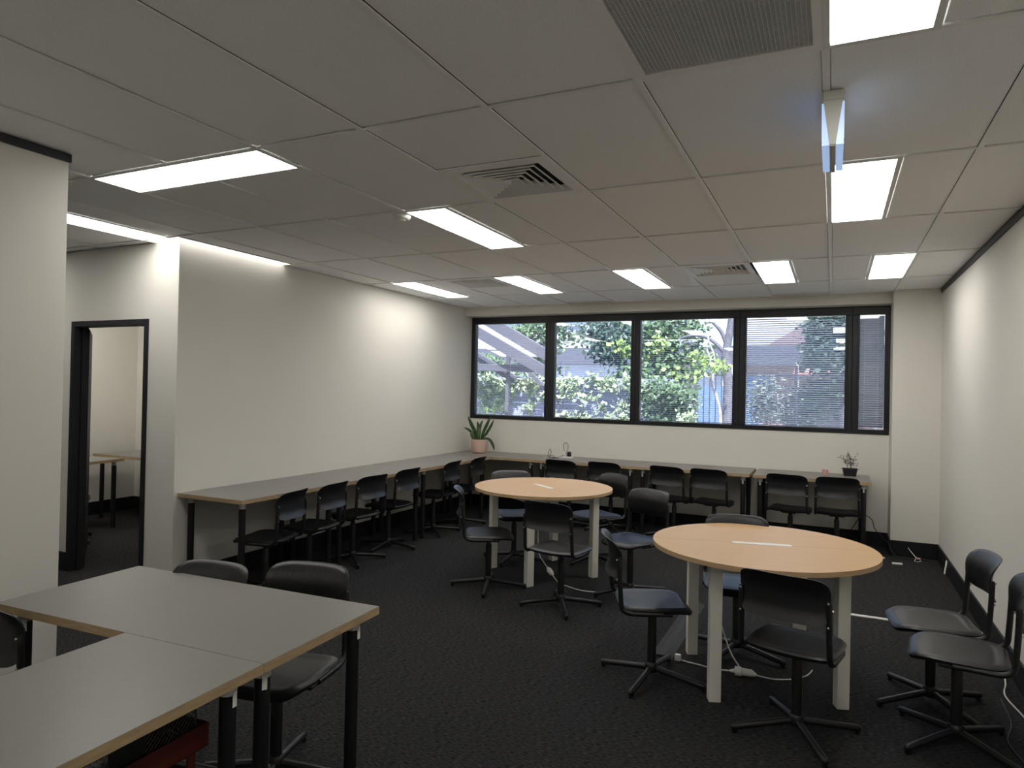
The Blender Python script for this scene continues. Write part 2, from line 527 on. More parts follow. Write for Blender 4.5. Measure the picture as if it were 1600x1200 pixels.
def diffuser(x0, x1, y0, y1, label):
    t = thing('air_diffuser', label, 'air vent', ((x0+x1)/2, (y0+y1)/2, H), 0, 'square ceiling air diffusers')
    a = .308
    bm = NB()
    for q in ((-a, a, -a, -.245), (-a, a, .245, a), (-a, -.245, -.245, .245), (.245, a, -.245, .245)):
        box(bm, *q, -.0045, .0035)
    obj('vent_frame', bm, 't_bar', t)
    bbox('vent_box', 'duct_dark', (-.25, .25, -.25, .25, .050, .055), t)
    for k in range(6):
        r1 = .240-.040*k
        r0 = r1-.027
        bm = NB()
        R1 = [bm.verts.new((sx*r1, sy*r1, -.005)) for sx, sy in ((-1, -1), (1, -1), (1, 1), (-1, 1))]
        R0 = [bm.verts.new((sx*r0, sy*r0, .024)) for sx, sy in ((-1, -1), (1, -1), (1, 1), (-1, 1))]
        R2 = [bm.verts.new((sx*(r1+.002), sy*(r1+.002), .001)) for sx, sy in ((-1, -1), (1, -1), (1, 1), (-1, 1))]
        R3 = [bm.verts.new((sx*(r0+.002), sy*(r0+.002), .027)) for sx, sy in ((-1, -1), (1, -1), (1, 1), (-1, 1))]
        for A, B in ((R1, R0), (R0, R3), (R3, R2), (R2, R1)):
            for i in range(4):
                bm.faces.new((A[i], A[(i+1) % 4], B[(i+1) % 4], B[i]))
        obj('louvre', bm, 'grille', t)
    return t
diffuser(*VENTS[0], 'large square air diffuser nearest the camera')
diffuser(*VENTS[1], 'square air diffuser between two panel lights at far left')
diffuser(*VENTS[2], 'square air diffuser at the far middle of the ceiling')
g = thing('return_grille', 'dark egg crate return air grille at the top of the view', 'air vent', (-.3, -.6, H))
bm = NB()
for q in ((-.296, .296, -.596, -.565), (-.296, .296, .565, .596), (-.296, -.265, -.565, .565), (.265, .296, -.565, .565)):
    box(bm, *q, -.004, .006)
obj('vent_frame', bm, 't_bar', g)
bm = NB()
n = 40
for i in range(n+1):
    x = -.265+.53*i/n
    box(bm, x-.0008, x+.0008, -.565, .565, 0, .012)
n = 84
for i in range(n+1):
    y = -.565+1.13*i/n
    box(bm, -.265, .265, y-.0008, y+.0008, 0, .012)
c = obj('egg_crate_core', bm, 'grille_core', g)
c['kind'] = 'stuff'
bbox('filter', 'filter_grey', (-.265, .265, -.565, .565, .016, .02), g)
for (x0, x1, y0, y1), lb in zip(SLOTS, ('narrow dark slot vent above the second window from the left', 'narrow dark slot vent above the wide right window')):
    t = thing('slot_vent', lb, 'air vent', ((x0+x1)/2, (y0+y1)/2, H), 0, 'slot vents along the bulkhead')
    a, b = (x1-x0)/2-.004, (y1-y0)/2-.004
    bm = NB()
    for q in ((-a, a, -b, -b+.02), (-a, a, b-.02, b), (-a, -a+.02, -b+.02, b-.02), (a-.02, a, -b+.02, b-.02)):
        box(bm, *q, -.004, .006)
    obj('vent_frame', bm, 'grille', t)
    for q in range(4):
        y = -b+.03+q*.026
        bbox('vane', 'grille_core', (-a+.02, a-.02, y, y+.012, 0, .012), t)
    bbox('vent_box', 'duct_dark', (-a+.02, a-.02, -b+.02, b-.02, .02, .025), t)
bm = NB()
lathe(bm, [(.058, 0), (.058, -.012), (.052, -.022), (.040, -.028), (.036, -.026), (.026, -.026), (.024, -.034), (.004, -.036)], 28)
sd_ = thing('smoke_detector', 'round white smoke detector on the ceiling beside a panel light', 'smoke detector', (-2.46, 1.27, H-.002))
obj('detector_body', bm, 'white_plastic', sd_, smooth=40)

# exit sign, hanging end-on: glowing side panels, white wedge end cap, grey keel
ex = thing('exit_sign', 'small hanging exit sign seen end on, glowing pale blue', 'exit sign', (.022, .33, H))
bm = NB()
box(bm, -.036, .036, 0, .32, -.040, -.0015, bev=.004)
obj('ceiling_mount', bm, 'exit_body', ex)
for s in (-1, 1):
    bm = NB()
    m4 = Matrix.Identity(4)
    poly = [(s*.0375, -.046), (s*.018, -.046), (s*.0105, -.198), (s*.0355, -.198)]
    lo = [bm.verts.new((x, .004, z)) for x, z in poly]
    hi = [bm.verts.new((x, .325, z)) for x, z in poly]
    bm.faces.new(lo); bm.faces.new(hi[::-1])
    for i in range(4):
        bm.faces.new((lo[i], hi[i], hi[(i+1) % 4], lo[(i+1) % 4]))
    sp = obj('sign_panel', bm, 'exit_glow', ex)
    bm = NB()
    for q in range(4):
        y = .07+q*.05
        box(bm, s*.0376-.0006, s*.0376+.0006, y, y+.03, -.16, -.08)
    obj('lettering', bm, 'exit_body', sp)
bm = NB()
poly = [(-.034, -.040), (.034, -.040), (.030, -.05), (.0095, -.198), (-.0095, -.198), (-.030, -.05)]
lo = [bm.verts.new((x, -.002, z)) for x, z in poly]
hi = [bm.verts.new((x, .004, z)) for x, z in poly]
bm.faces.new(lo); bm.faces.new(hi[::-1])
for i in range(6):
    bm.faces.new((lo[i], hi[i], hi[(i+1) % 6], lo[(i+1) % 6]))
obj('end_cap', bm, 'exit_body', ex)
bbox('keel', 'exit_base', (-.0085, .0085, .002, .325, -.203, -.19), ex)

# ================================================================== FURNITURE
# ---- benches and desks
def leg_mesh(h):
    bm = NB()
    lathe(bm, [(.0245, 0), (.0245, h-.045)], 16)
    return mesh_of('leg', bm, 'black_powder', smooth=40)
def collar_mesh(h):
    bm = NB()
    lathe(bm, [(.026, h-.045), (.026, h)], 16)
    return mesh_of('collar', bm, 'collar', smooth=40)
def sticker_mesh(h):
    bm = NB()
    box(bm, -.008, .008, -.0275, -.0262, h-.080, h-.035)
    return mesh_of('sticker', bm, 'sticker')
DZ, DT = .757, .030
LM, CM, SM = leg_mesh(DZ-DT), collar_mesh(DZ-DT), sticker_mesh(DZ-DT)
def desk(name, label, cat, cx, cy, lx, ly, rz=0.0, legs=None, group=None, stick=()):
    t = thing(name, label, cat, (cx, cy, 0), rz, group)
    bm = NB()
    box(bm, -lx/2, lx/2, -ly/2, ly/2, DZ-DT, DZ-.0012)
    obj('edge_core', bm, 'ply_edge', t)
    bm = NB()
    box(bm, -lx/2+.0006, lx/2-.0006, -ly/2+.0006, ly/2-.0006, DZ-.0012, DZ)
    obj('desktop', bm, 'laminate', t)
    for i, (x, y) in enumerate(legs or [(sx*(lx/2-.07), sy*(ly/2-.07)) for sx in (-1, 1) for sy in (-1, 1)]):
        lg = link('leg', LM, t, (x, y, 0))
        link('collar', CM, lg)
        if i in stick:
            link('sticker', SM, lg, rz=stick[i] if isinstance(stick, dict) else 0)
    return t
G1 = 'grey benches along the walls'
BW = .675
ys = [1.33, 3.10, 4.90]
desk('wall_bench', 'grey topped bench on the left wall at the dark door end', 'desk', XL+.003+BW/2, (1.33+2.435)/2, BW, 1.103, 0, group=G1)
desk('wall_bench', 'grey topped bench in the middle of the left wall', 'desk', XL+.003+BW/2, (2.435+3.80)/2, BW, 1.363, 0, group=G1)
desk('wall_bench', 'grey topped bench on the left wall next to the corner planter', 'desk', XL+.003+BW/2, (3.80+5.29)/2, BW, 1.486, 0, group=G1)
xs = [(XL+.003, -3.24, 'grey topped bench in the corner that carries the terracotta planter'), (-3.238, -1.99, 'grey topped bench under the window carrying the charger cables'),
      (-1.988, -.757, 'grey topped bench under the window, left of the open gap'), (-.725, .395, 'grey topped bench end carrying the little bonsai pot')]
for a, b, lb in xs:
    desk('wall_bench', lb, 'desk', (a+b)/2, 5.293+.685/2, b-a-.002, .685, 0, group=G1, stick={0: 0, 2: 0})
desk('work_desk', 'grey desk with oak edge in the left foreground, farther one', 'desk', -2.185, -.487, 1.315, .615, math.radians(2.2), group='grey desks in the foreground', stick={0: .9, 1: .2, 2: 1.0, 3: 1.57})
desk('work_desk', 'grey desk with oak edge running toward the camera at bottom left', 'desk', -1.7916, -1.4817, .605, 1.40, math.radians(2.2), group='grey desks in the foreground', stick={0: .7, 3: 1.57, 1: 1.2})
# office behind the door
desk('work_desk', 'long grey desk by the far wall of the small office', 'desk', -6.3, 3.15, 3.0, .66, 0, group='desks in the small office')
desk('work_desk', 'small grey desk standing forward in the doorway of the office', 'desk', -7.46, 2.33, .9, .6, math.radians(8), group='desks in the small office')

# ---- round tables
def round_table(label, cx, cy, rz, slot):
    t = thing('round_table', label, 'table', (cx, cy, 0), rz, 'round beech tables')
    R, zt, th = .605, .757, .025
    sl = slot
    for s in (-1, 1):
        n = 48
        pts = []
        g = .0007
        a0 = math.asin(g/R)
        for k in range(n+1):
            an = a0+(PI-2*a0)*k/n
            pts.append((R*math.cos(an), s*R*math.sin(an)))
        inner = [(-.165, s*g), (-.165, s*.012)] + [(-.143-.022*math.cos(PI/2*k/5), s*(.012+.014*math.sin(PI/2*k/5))) for k in range(1, 6)] + \
                [(.143+.022*math.sin(PI/2*k/5), s*(.012+.014*math.cos(PI/2*k/5))) for k in range(0, 5)] + [(.165, s*.012), (.165, s*g)]
        poly = pts + inner
        bm = NB()
        lo = [bm.verts.new((x, y, zt-th)) for x, y in poly]
        hi = [bm.verts.new((x, y, zt)) for x, y in poly]
        f1 = bm.faces.new(lo); f2 = bm.faces.new(hi)
        f1.material_index = 1
        for i in range(len(poly)):
            f = bm.faces.new((lo[i], lo[(i+1) % len(poly)], hi[(i+1) % len(poly)], hi[i]))
            f.material_index = 1
        h = obj('table_top_half', bm, ['beech', 'beech_edge'], t, rz=sl)
    bm = NB()
    oval = [(-.143-.0215*math.cos(PI*k/8-PI/2), .0255*math.sin(PI*k/8-PI/2)) for k in range(9)]
    oval = [(-x, y) for x, y in oval] + [(x, -y) for x, y in oval]
    prism(bm, oval, zt-.006, zt+.0015)
    obj('cable_flap', bm, 'table_white', t, rz=sl)
    L = .322
    for sx in (-1, 1):
        for sy in (-1, 1):
            bm = NB()
            vs = box(bm, -.031, .031, -.031, .031, 0, zt-th, bev=.003)
            obj('leg', bm, 'table_white', t, (sx*L, sy*L, 0))
    bm = NB()
    for s in (-1, 1):
        box(bm, -L+.031, L-.031, s*L-.014, s*L+.014, zt-th-.055, zt-th-.001)
        box(bm, s*L-.014, s*L+.014, -L+.031, L-.031, zt-th-.055, zt-th-.001)
    obj('apron', bm, 'table_white', t)
    return t
round_table('round beech table with white legs, farther one near the window', -2.268, 3.25, math.radians(54), math.radians(-92))
round_table('round beech table with white legs, nearer one on the right', -.318, 1.79, math.radians(20.5), math.radians(-7))

# ---- swivel chairs
def superpt(u, v, wx, wy, n=5.0):
    # map square [-1,1]^2 onto a rounded square
    r = max(abs(u), abs(v))
    if r < 1e-9:
        return 0.0, 0.0
    a = math.atan2(v, u)
    c, s = abs(math.cos(a)), abs(math.sin(a))
    k = 1.0/((c**n+s**n)**(1/n))
    return wx*r*k*math.cos(a), wy*r*k*math.sin(a)
def seat_mesh():
    bm = NB()
    N = 18
    top, bot = {}, {}
    for i in range(N+1):
        for j in range(N+1):
            u, v = -1+2*i/N, -1+2*j/N
            r = max(abs(u), abs(v))
            x, y = superpt(u, v, .203, .198, 5.5)
            x *= 1-.05*(y/.2) if y > 0 else 1+.02*(y/.2)
            if y > .08:      # clipped front corners
                x *= 1-1.6*(max(0, y-.08)**1.0)*max(0, abs(x)/.2-.5)
            z = .448-.010*math.cos(min(1, abs(x)/.21)*PI/2)*(1-.3*y/.2)
            z -= .018*max(0, (y-.10)/.1)**2          # waterfall front
            z += .010*max(0, (-y-.12)/.08)**2
            if .80 < r < .97:
                z += .006
            if r >= .999:
                z -= .010
            top[i, j] = bm.verts.new((x, y, z))
            bot[i, j] = bm.verts.new((x*.965, y*.965, z-(.028 if r < .999 else .017)))
    for i in range(N):
        for j in range(N):
            f = bm.faces.new((top[i, j], top[i+1, j], top[i+1, j+1], top[i, j+1]))
            u = max(abs(-1+2*(i+.5)/N), abs(-1+2*(j+.5)/N))
            f.material_index = 1 if u < .82 else 0
            bm.faces.new((bot[i, j], bot[i, j+1], bot[i+1, j+1], bot[i+1, j]))
    ring = [(i, 0) for i in range(N)]+[(N, j) for j in range(N)]+[(i, N) for i in range(N, 0, -1)]+[(0, j) for j in range(N, 0, -1)]
    for a, b in zip(ring, ring[1:]+ring[:1]):
        bm.faces.new((top[a], bot[a], bot[b], top[b]))
    return mesh_of('seat', bm, ['chair_shell', 'chair_ribbed'], smooth=60)
def back_mesh():
    bm = NB()
    N, Mv = 16, 14
    fr, bk = {}, {}
    for i in range(N+1):
        for j in range(Mv+1):
            u, v = -1+2*i/N, -1+2*j/Mv
            x, zz = superpt(u, v, .199, .105, 5.0 if v > 0 else 9.0)
            if zz < 0:
                x *= 1-.05*(zz/.105)**2
            r = max(abs(u), abs(v))
            y = -.205
            y += -.036*(1-(x/.199)**2)          # wraps round the sitter: centre farther back
            y += -.050*max(0, (zz-.005)/.10)**2.0  # top rolls back
            y += -.024*max(0, (-zz-.04)/.065)**2   # lower lip flares back
            z = .706+zz
            d = .006 if r < .999 else .003
            d = d if r > .99 or r < .86 else .0085
            fr[i, j] = bm.verts.new((x, y+d, z))
            bk[i, j] = bm.verts.new((x, y-d, z))
    for i in range(N):
        for j in range(Mv):
            f = bm.faces.new((fr[i, j], fr[i, j+1], fr[i+1, j+1], fr[i+1, j]))
            u = max(abs(-1+2*(i+.5)/N), abs(-1+2*(j+.5)/Mv))
            f.material_index = 1 if u < .86 else 0
            bm.faces.new((bk[i, j], bk[i+1, j], bk[i+1, j+1], bk[i, j+1]))
    ring = [(i, 0) for i in range(N)]+[(N, j) for j in range(Mv)]+[(i, Mv) for i in range(N, 0, -1)]+[(0, j) for j in range(Mv, 0, -1)]
    for a, b in zip(ring, ring[1:]+ring[:1]):
        bm.faces.new((fr[a], fr[b], bk[b], bk[a]))
    return mesh_of('backrest', bm, ['chair_shell', 'chair_ribbed'], smooth=60)
def upright_mesh(s):
    bm = NB()
    P = smooth_path([(s*.194, .02, .420), (s*.197, -.10, .420), (s*.197, -.165, .424), (s*.196, -.199, .450), (s*.194, -.207, .52), (s*.193, -.213, .62), (s*.193, -.217, .715)], 4)
    tube(bm, P, [.013]*(len(P)-1)+[.009], 10)
    return mesh_of('upright', bm, 'black_powder', smooth=50)
def bolt_mesh():
    bm = NB()
    lathe(bm, [(.005, -.002), (.005, .001), (.003, .003)], 8)
    for v in bm.verts:
        v.co = Vector((v.co.x, -v.co.z, v.co.y))
    return mesh_of('bolt', bm, 'steel', smooth=40)
def plate_mesh():
    bm = NB()
    box(bm, -.195, .195, -.075, .075, .405, .424, bev=.006)
    box(bm, -.07, .07, -.12, .10, .396, .412, bev=.006)
    return mesh_of('seat_plate', bm, 'black_powder')
def post_mesh():
    bm = NB()
    lathe(bm, [(.0245, .075), (.0245, .345), (.022, .352), (.0175, .352), (.0175, .40), (.030, .402)], 18)
    return mesh_of('post', bm, 'black_powder', smooth=40)
def hub_mesh():
    bm = NB()
    lathe(bm, [(.030, .040), (.036, .052), (.034, .085), (.0265, .094)], 18)
    return mesh_of('hub', bm, 'black_powder', smooth=40)
def cleg_mesh():
    bm = NB()
    tube(bm, [(.02, 0, .062), (.12, 0, .050), (.290, 0, .0285), (.304, 0, .0268), (.311, 0, .026)], [.017, .0165, .016, .0135, .007], 12)
    return mesh_of('leg', bm, 'black_powder', smooth=50)
def glide_mesh():
    bm = NB()
    lathe(bm, [(.011, 0), (.0125, .003), (.0125, .014)], 12, (.294, 0, 0))
    return mesh_of('glide', bm, 'chair_shell', smooth=40)
CH = dict(seat=seat_mesh(), back=back_mesh(), upl=upright_mesh(-1), upr=upright_mesh(1), bolt=bolt_mesh(), plate=plate_mesh(), post=post_mesh(), hub=hub_mesh(), leg=cleg_mesh(), glide=glide_mesh())
def chair(x, y, face, base, label, group, lift=0.0):
    """face: direction the sitter looks, degrees from +X; base: star angle, degrees from +X"""
    rz = math.radians(face-90)
    t = thing('swivel_chair', label, 'chair', (x, y, 0), rz, group)
    for n, k in (('seat', 'seat'), ('backrest', 'back'), ('upright', 'upl'), ('upright', 'upr'), ('seat_plate', 'plate')):
        link(n, CH[k], t, (0, 0, lift))
    for sx in (-1, 1):
        for z in (.60, .705):
            link('bolt', CH['bolt'], t, (sx*.193, -.2275-(.003 if z > .65 else 0), z+lift))
    link('post', CH['post'], t)
    link('hub', CH['hub'], t)
    for k in range(4):
        lg = link('leg', CH['leg'], t, (0, 0, 0), math.radians(base)-rz+k*PI/2)
        link('glide', CH['glide'], lg)
    return t
GA, GB, GC, GD, GE = 'chairs along the left wall bench', 'chairs along the window bench', 'chairs around the farther round table', 'chairs around the nearer round table', 'chairs by the right wall'
for x, y, f, b, lb in (
        (-3.9, 1.63, 192, 70, 'black swivel chair at the left bench, closest to the dark door'),
        (-3.92, 2.14, 186, 70, 'black swivel chair at the left bench, second from the door'),
        (-3.95, 2.75, 176, 48, 'black swivel chair at the left bench, third from the door'),
        (-3.98, 3.35, 179, 4, 'black swivel chair at the left bench, fourth from the door'),
        (-3.97, 4.18, 185, 46, 'black swivel chair at the left bench, fifth from the door'),
        (-3.95, 4.75, 184, 30, 'black swivel chair at the left bench, nearest the corner planter')):
    chair(x, y, f, b, lb, GA)
for x, y, f, b, lb in (
        (-2.77, 5.26, 82, 20, 'black swivel chair at the window bench below the charger'),
        (-2.28, 5.33, 84, 35, 'black swivel chair at the window bench right of the hanging white cord'),
        (-1.55, 5.33, 78, 20, 'black swivel chair at the window bench, third from the left corner'),
        (-1.12, 5.33, 82, 20, 'black swivel chair at the window bench, just left of the bench gap'),
        (-0.35, 5.33, 82, 40, 'black swivel chair at the window bench, just right of the bench gap'),
        (0.085, 5.36, 90, 25, 'black swivel chair at the window bench in front of the bonsai')):
    chair(x, y, f, b, lb, GB)
chair(-2.475, 2.615, 30, 20, 'black swivel chair seen side on, left of the farther round table', GC)
chair(-1.775, 2.435, 82, 29, 'black swivel chair with its back to us at the farther round table', GC)
chair(-2.67, 3.52, -55, 2, 'black swivel chair tucked behind the farther round table', GC)
chair(-1.99, 3.86, 238, 66, 'black swivel chair at the right rear of the farther round table', GC)
chair(-1.4, 2.98, 247, 42, 'black swivel chair facing us between the two round tables', GC)
chair(-0.1, 1.2, 76, 26, 'black swivel chair with its back to us at the nearer round table', GD)
chair(-0.865, 1.49, 24, 83, 'black swivel chair seen side on, left of the nearer round table', GD)
chair(-0.485, 2.11, 279, 70, 'black swivel chair tucked behind the nearer round table', GD)
chair(0.52, 1.87, 186, 35, 'black swivel chair by the right wall, smooth seat, farther one', GE)
chair(0.578, 1.44, 173, 44, 'black swivel chair by the right wall, cut by the picture edge', GE)
chair(-2.4, -0.4, 277, 20, 'black swivel chair behind the foreground desk, left one', 'chairs at the foreground desks')
chair(-2.005, -0.2, 282, 20, 'black swivel chair behind the foreground desk, right one', 'chairs at the foreground desks')
chair(-2.7, -0.68, 88, 20, 'black swivel chair cut off at the left picture edge', 'chairs at the foreground desks')
chair(-6.25, 2.75, 100, 45, 'black swivel chair at the far desk inside the small office', 'chairs in the small office')
chair(-6.86, 1.94, 140, 10, 'black swivel chair half hidden by the open office door', 'chairs in the small office')

# ================================================================== SMALL THINGS
# planter
pl = thing('potted_plant', 'terracotta pot with a strappy green plant in the bench corner', 'plant', (-4.215, 5.70, DZ))
bm = NB()
lathe(bm, [(.080, 0), (.098, .012), (.108, .05), (.112, .12), (.112, .178), (.104, .180), (.102, .165)], 32)
obj('pot', bm, 'terracotta', pl, smooth=40)
bm = NB()
lathe(bm, [(.102, .15), (.09, .162), (.02, .166)], 20)
obj('soil', bm, 'soil', pl, smooth=60)
def strap_leaf(pts, wmax, m, parent, base_w=.4):
    P = smooth_path(pts, 6)
    bm = NB()
    n = len(P)
    rows = []
    for i, p in enumerate(P):
        t = i/(n-1)
        tan = (P[min(i+1, n-1)]-P[max(i-1, 0)]).normalized()
        side = tan.cross(Vector((0.35, -1, 0.1))).normalized()
        nr = side.cross(tan).normalized()
        wd = wmax*(base_w+(1-base_w)*math.sin(min(1, t*1.7)*PI/2))*(1-max(0, (t-.55)/.45)**2.2)+.0012
        rows.append([bm.verts.new(p-side*wd), bm.verts.new(p+nr*wd*.35), bm.verts.new(p+side*wd), bm.verts.new(p+nr*wd*.35-nr*.003)])
    for a, b in zip(rows, rows[1:]):
        for q, s in ((0, 1), (1, 2), (2, 3), (3, 0)):
            bm.faces.new((a[q], a[s], b[s], b[q]))
    bm.faces.new(rows[0]); bm.faces.new(rows[-1][::-1])
    return obj('leaf', bm, m, parent, smooth=60)
def px(dx, dz, dy=0.0):      # leaf design offsets seen from the front, metres
    return (dx*.905, dy+dx*.42, dz)
strap_leaf([px(-.02, .14), px(-.06, .28), px(-.11, .38), px(-.155, .48)], .024, 'leaf_dark', pl)
strap_leaf([px(0, .14), px(.0, .25, -.03), px(.005, .33, -.04), px(-.01, .42, -.04)], .026, 'leaf_dark', pl)
strap_leaf([px(.02, .14), px(.05, .26), px(.10, .38), px(.145, .48)], .020, 'leaf_dark', pl)
strap_leaf([px(.02, .14), px(.07, .24, .03), px(.13, .34, .03), px(.18, .44, .02)], .018, 'leaf_dark', pl)
strap_leaf([px(-.03, .14), px(-.07, .24, -.02), px(-.12, .30, -.03), px(-.19, .335, -.04)], .018, 'leaf_dark', pl)
strap_leaf([px(-.03, .13), px(-.065, .20, -.04), px(-.075, .26, -.05), px(-.06, .30, -.05)], .022, 'leaf_light', pl)
strap_leaf([px(.03, .14), px(.10, .19, -.02), px(.16, .17, -.03), px(.205, .10, -.04), px(.22, .04, -.04)], .018, 'leaf_dark', pl)
strap_leaf([px(.02, .14), px(.05, .22, .03), px(.085, .25, .03), px(.10, .24, .03)], .015, 'leaf_light', pl)
strap_leaf([px(-.005, .13), px(-.02, .24, .04), px(-.01, .36, .05), px(.02, .43, .05)], .018, 'leaf_dark', pl)
strap_leaf([px(.0, .13), px(.02, .22, -.05), px(.03, .30, -.06), px(.035, .34, -.06)], .022, 'leaf_light', pl)

# bonsai
bo = thing('bonsai', 'small wiry bonsai in a dark rectangular pot on the bench end', 'plant', (.205, 5.80, DZ), math.radians(4))
bm = NB()
lo = [(-.062, -.042), (.062, -.042), (.062, .042), (-.062, .042)]
rows = []
for sc_, z in ((.92, 0), (1.0, .03), (1.1, .070), (1.24, .072), (1.24, .080), (1.12, .080), (1.08, .06)):
    rows.append([bm.verts.new((x*sc_, y*sc_, z)) for x, y in lo])
for a, b in zip(rows, rows[1:]):
    for i in range(4):
        bm.faces.new((a[i], a[(i+1) % 4], b[(i+1) % 4], b[i]))
bm.faces.new(rows[0][::-1])
obj('pot', bm, 'bonsai_pot', bo)
bbox('soil', 'soil', (-.066, .066, -.044, .044, .05, .064), bo)
bm = NB()
bl_ = NB()
rnd = random.Random(3)
tips_ = []
for k in range(3):
    p = Vector((rnd.uniform(-.02, .02), rnd.uniform(-.01, .01), .06))
    path = [p.copy()]
    for q in range(4):
        p = p+Vector(((k-1)*.008+rnd.uniform(-.01, .01), rnd.uniform(-.008, .008), .026))
        path.append(p.copy())
    tube(bm, path, [.004, .0035, .003, .0028, .0022], 6)
    for q in range(9):
        b0 = path[rnd.randint(2, 4)]
        e = b0+Vector((rnd.uniform(-.06, .06), rnd.uniform(-.035, .035), rnd.uniform(.0, .085)))
        m_ = (b0+e)/2+Vector((rnd.uniform(-.012, .012), 0, rnd.uniform(-.005, .015)))
        tube(bm, [b0, m_, e], [.0018, .0014, .001], 5)
        tips_ += [e, m_]
obj('trunk', bm, 'twig', bo, smooth=60)
bm = NB()
for e in tips_:
    for q in range(5):
        c0 = e+Vector((rnd.gauss(0, .010), rnd.gauss(0, .010), rnd.gauss(0, .009)))
        d1_ = Vector((rnd.uniform(-1, 1), rnd.uniform(-1, 1), rnd.uniform(-1, 1))).normalized()
        d2_ = d1_.cross(Vector((rnd.uniform(-1, 1), rnd.uniform(-1, 1), rnd.uniform(-1, 1)))).normalized()
        bm.faces.new([bm.verts.new(c0+d1_*.006*a_+d2_*.004*b_) for a_, b_ in ((-1, 0), (0, -1), (1, 0), (0, 1))])
o = obj('foliage', bm, 'bonsai_leaf', bo)
o['kind'] = 'stuff'
bm = NB()
lathe(bm, [(.029, 0), (.031, .004), (.031, .050), (.028, .052), (.027, .046), (.004, .045)], 24)
cn = thing('candle', 'small pink candle on the bench left of the bonsai', 'candle', (-.035, 5.80, DZ))
obj('candle_body', bm, 'pink', cn, smooth=40)
bm = NB()
tube(bm, [(0, 0, .045), (.001, 0, .054)], .001, 5)
obj('wick', bm, 'cord_black', cn)

# charger cluster on the window bench
def cable(name, pts, r, m, label=None, parent=None, cat='cable', n=6):
    bm = NB()
    tube(bm, smooth_path(pts, n), r, 7)
    o = obj(name, bm, m, parent, smooth=60)
    if label:
        tag(o, label, cat)
    return o
bx_, by_ = -3.02, 5.72
pc = thing('power_board', 'white charger block with plugs and looped leads on the window bench', 'charger', (bx_, by_, DZ))
bm = NB()
box(bm, -.11, .12, -.03, .03, 0, .026, bev=.006, seg=2)
obj('board', bm, 'white_plastic', pc)
bm = NB()
lathe(bm, [(.030, 0), (.033, .01), (.030, .045), (.02, .055)], 16, (.01, 0, .026))
obj('plug', bm, 'white_plastic', pc, smooth=40)
bm = NB()
lathe(bm, [(.026, 0), (.028, .01), (.026, .05), (.015, .06)], 16, (.075, -.01, .026))
obj('plug', bm, 'cord_black', pc, smooth=40)
cable('lead', [(.01, 0, .08), (-.005, .0, .13), (.005, -.01, .185), (.035, -.01, .195), (.06, -.01, .165), (.055, -.01, .11), (.03, -.02, .06), (-.03, -.05, .02), (-.10, -.08, .008), (-.17, -.09, .012), (-.165, -.09, .09), (-.145, -.09, .11), (-.135, -.09, .06), (-.15, -.10, .01), (-.10, -.12, .006), (-.03, -.12, .006)], .0032, 'cord_black', parent=pc)
cable('lead', [(-.10, 0, .014), (-.15, -.03, .010), (-.19, -.10, .006), (-.21, -.16, .006)], .003, 'cord_white', parent=pc)
cable('white_cable', [(-2.90, 5.715, DZ+.012), (-2.86, 5.66, DZ+.006), (-2.74, 5.50, DZ+.0055), (-2.58, 5.33, DZ+.0055), (-2.548, 5.280, DZ-.008), (-2.54, 5.274, .70), (-2.55, 5.28, .55), (-2.54, 5.29, .40), (-2.56, 5.6, .27), (-2.72, 5.97, .24)], .0042, 'cord_white', 'white cord hanging over the edge of the window bench')

# wall socket
def socket(loc, rz, label):
    t = thing('wall_socket', label, 'socket', loc, rz, 'wall sockets')
    bbox('face_plate', 'white_plastic', (-.058, .058, -.010, 0, -.037, .037), t, bev=.003)
    for sx in (-.026, .026):
        bm = NB()
        for dx, dz in ((-.006, .004), (.006, .004), (0, -.010)):
            box(bm, sx+dx-.0018, sx+dx+.0018, -.0108, -.0098, dz-.006, dz+.004)
        obj('socket_hole', bm, 'cord_black', t)
        bbox('rocker_switch', 'sticker', (sx-.006, sx+.006, -.0125, -.0095, .016, .028), t)
    return t
socket((-2.95, YB, .20), 0, 'white double socket on the wall under the window bench')
cable('black_cable', [(-.42, 5.95, .10), (-.1, 5.93, .06), (.12, 5.92, .08), (.22, 5.90, .16), (.30, 5.88, .30), (.325, 5.86, .36), (.35, 5.86, .35), (.42, 5.84, .31), (.45, 5.80, .22), (.50, 5.72, .17), (.56, 5.60, .12), (.62, 5.52, .02), (.75, 5.48, .008), (.92, 5.50, .008)], .0045, 'cord_black', 'black lead looping around the right end leg of the bench')
# right wall leads
cable('white_cable', [(.985, 2.55, .008), (.955, 2.45, .01), (.93, 2.30, .02), (.90, 2.15, .008), (.93, 1.9, .008), (.96, 1.6, .008), (.97, 1.2, .008), (.97, .6, .008)], .0045, 'cord_white', 'white cord lying along the right wall behind the chairs')
cable('black_cable', [(.87, 2.1, .006), (.86, 1.8, .006), (.80, 1.55, .006), (.83, 1.3, .006), (.80, 1.0, .006), (.84, .7, .006)], .004, 'cord_black', 'black lead on the carpet under the right wall chairs')
bbox_o = None
bm = NB()
box(bm, -.20, .985, 3.262, 3.297, 0, .012, bev=.004)
tag(obj('cable_cover', bm, 'cord_white'), 'white cable cover strip across the carpet to the right wall', 'cable cover')
bm = NB()
prism(bm, [(-.065, 0), (.065, 0), (.02, .016), (-.02, .016)], 0, 1.18, Matrix.Translation((-.885, 3.0, 0)) @ Matrix.Rotation(PI/2, 4, 'X'))
tag(obj('cable_ramp', bm, 'cable_ramp'), 'dark rubber cable ramp on the carpet beside the nearer table', 'cable cover')
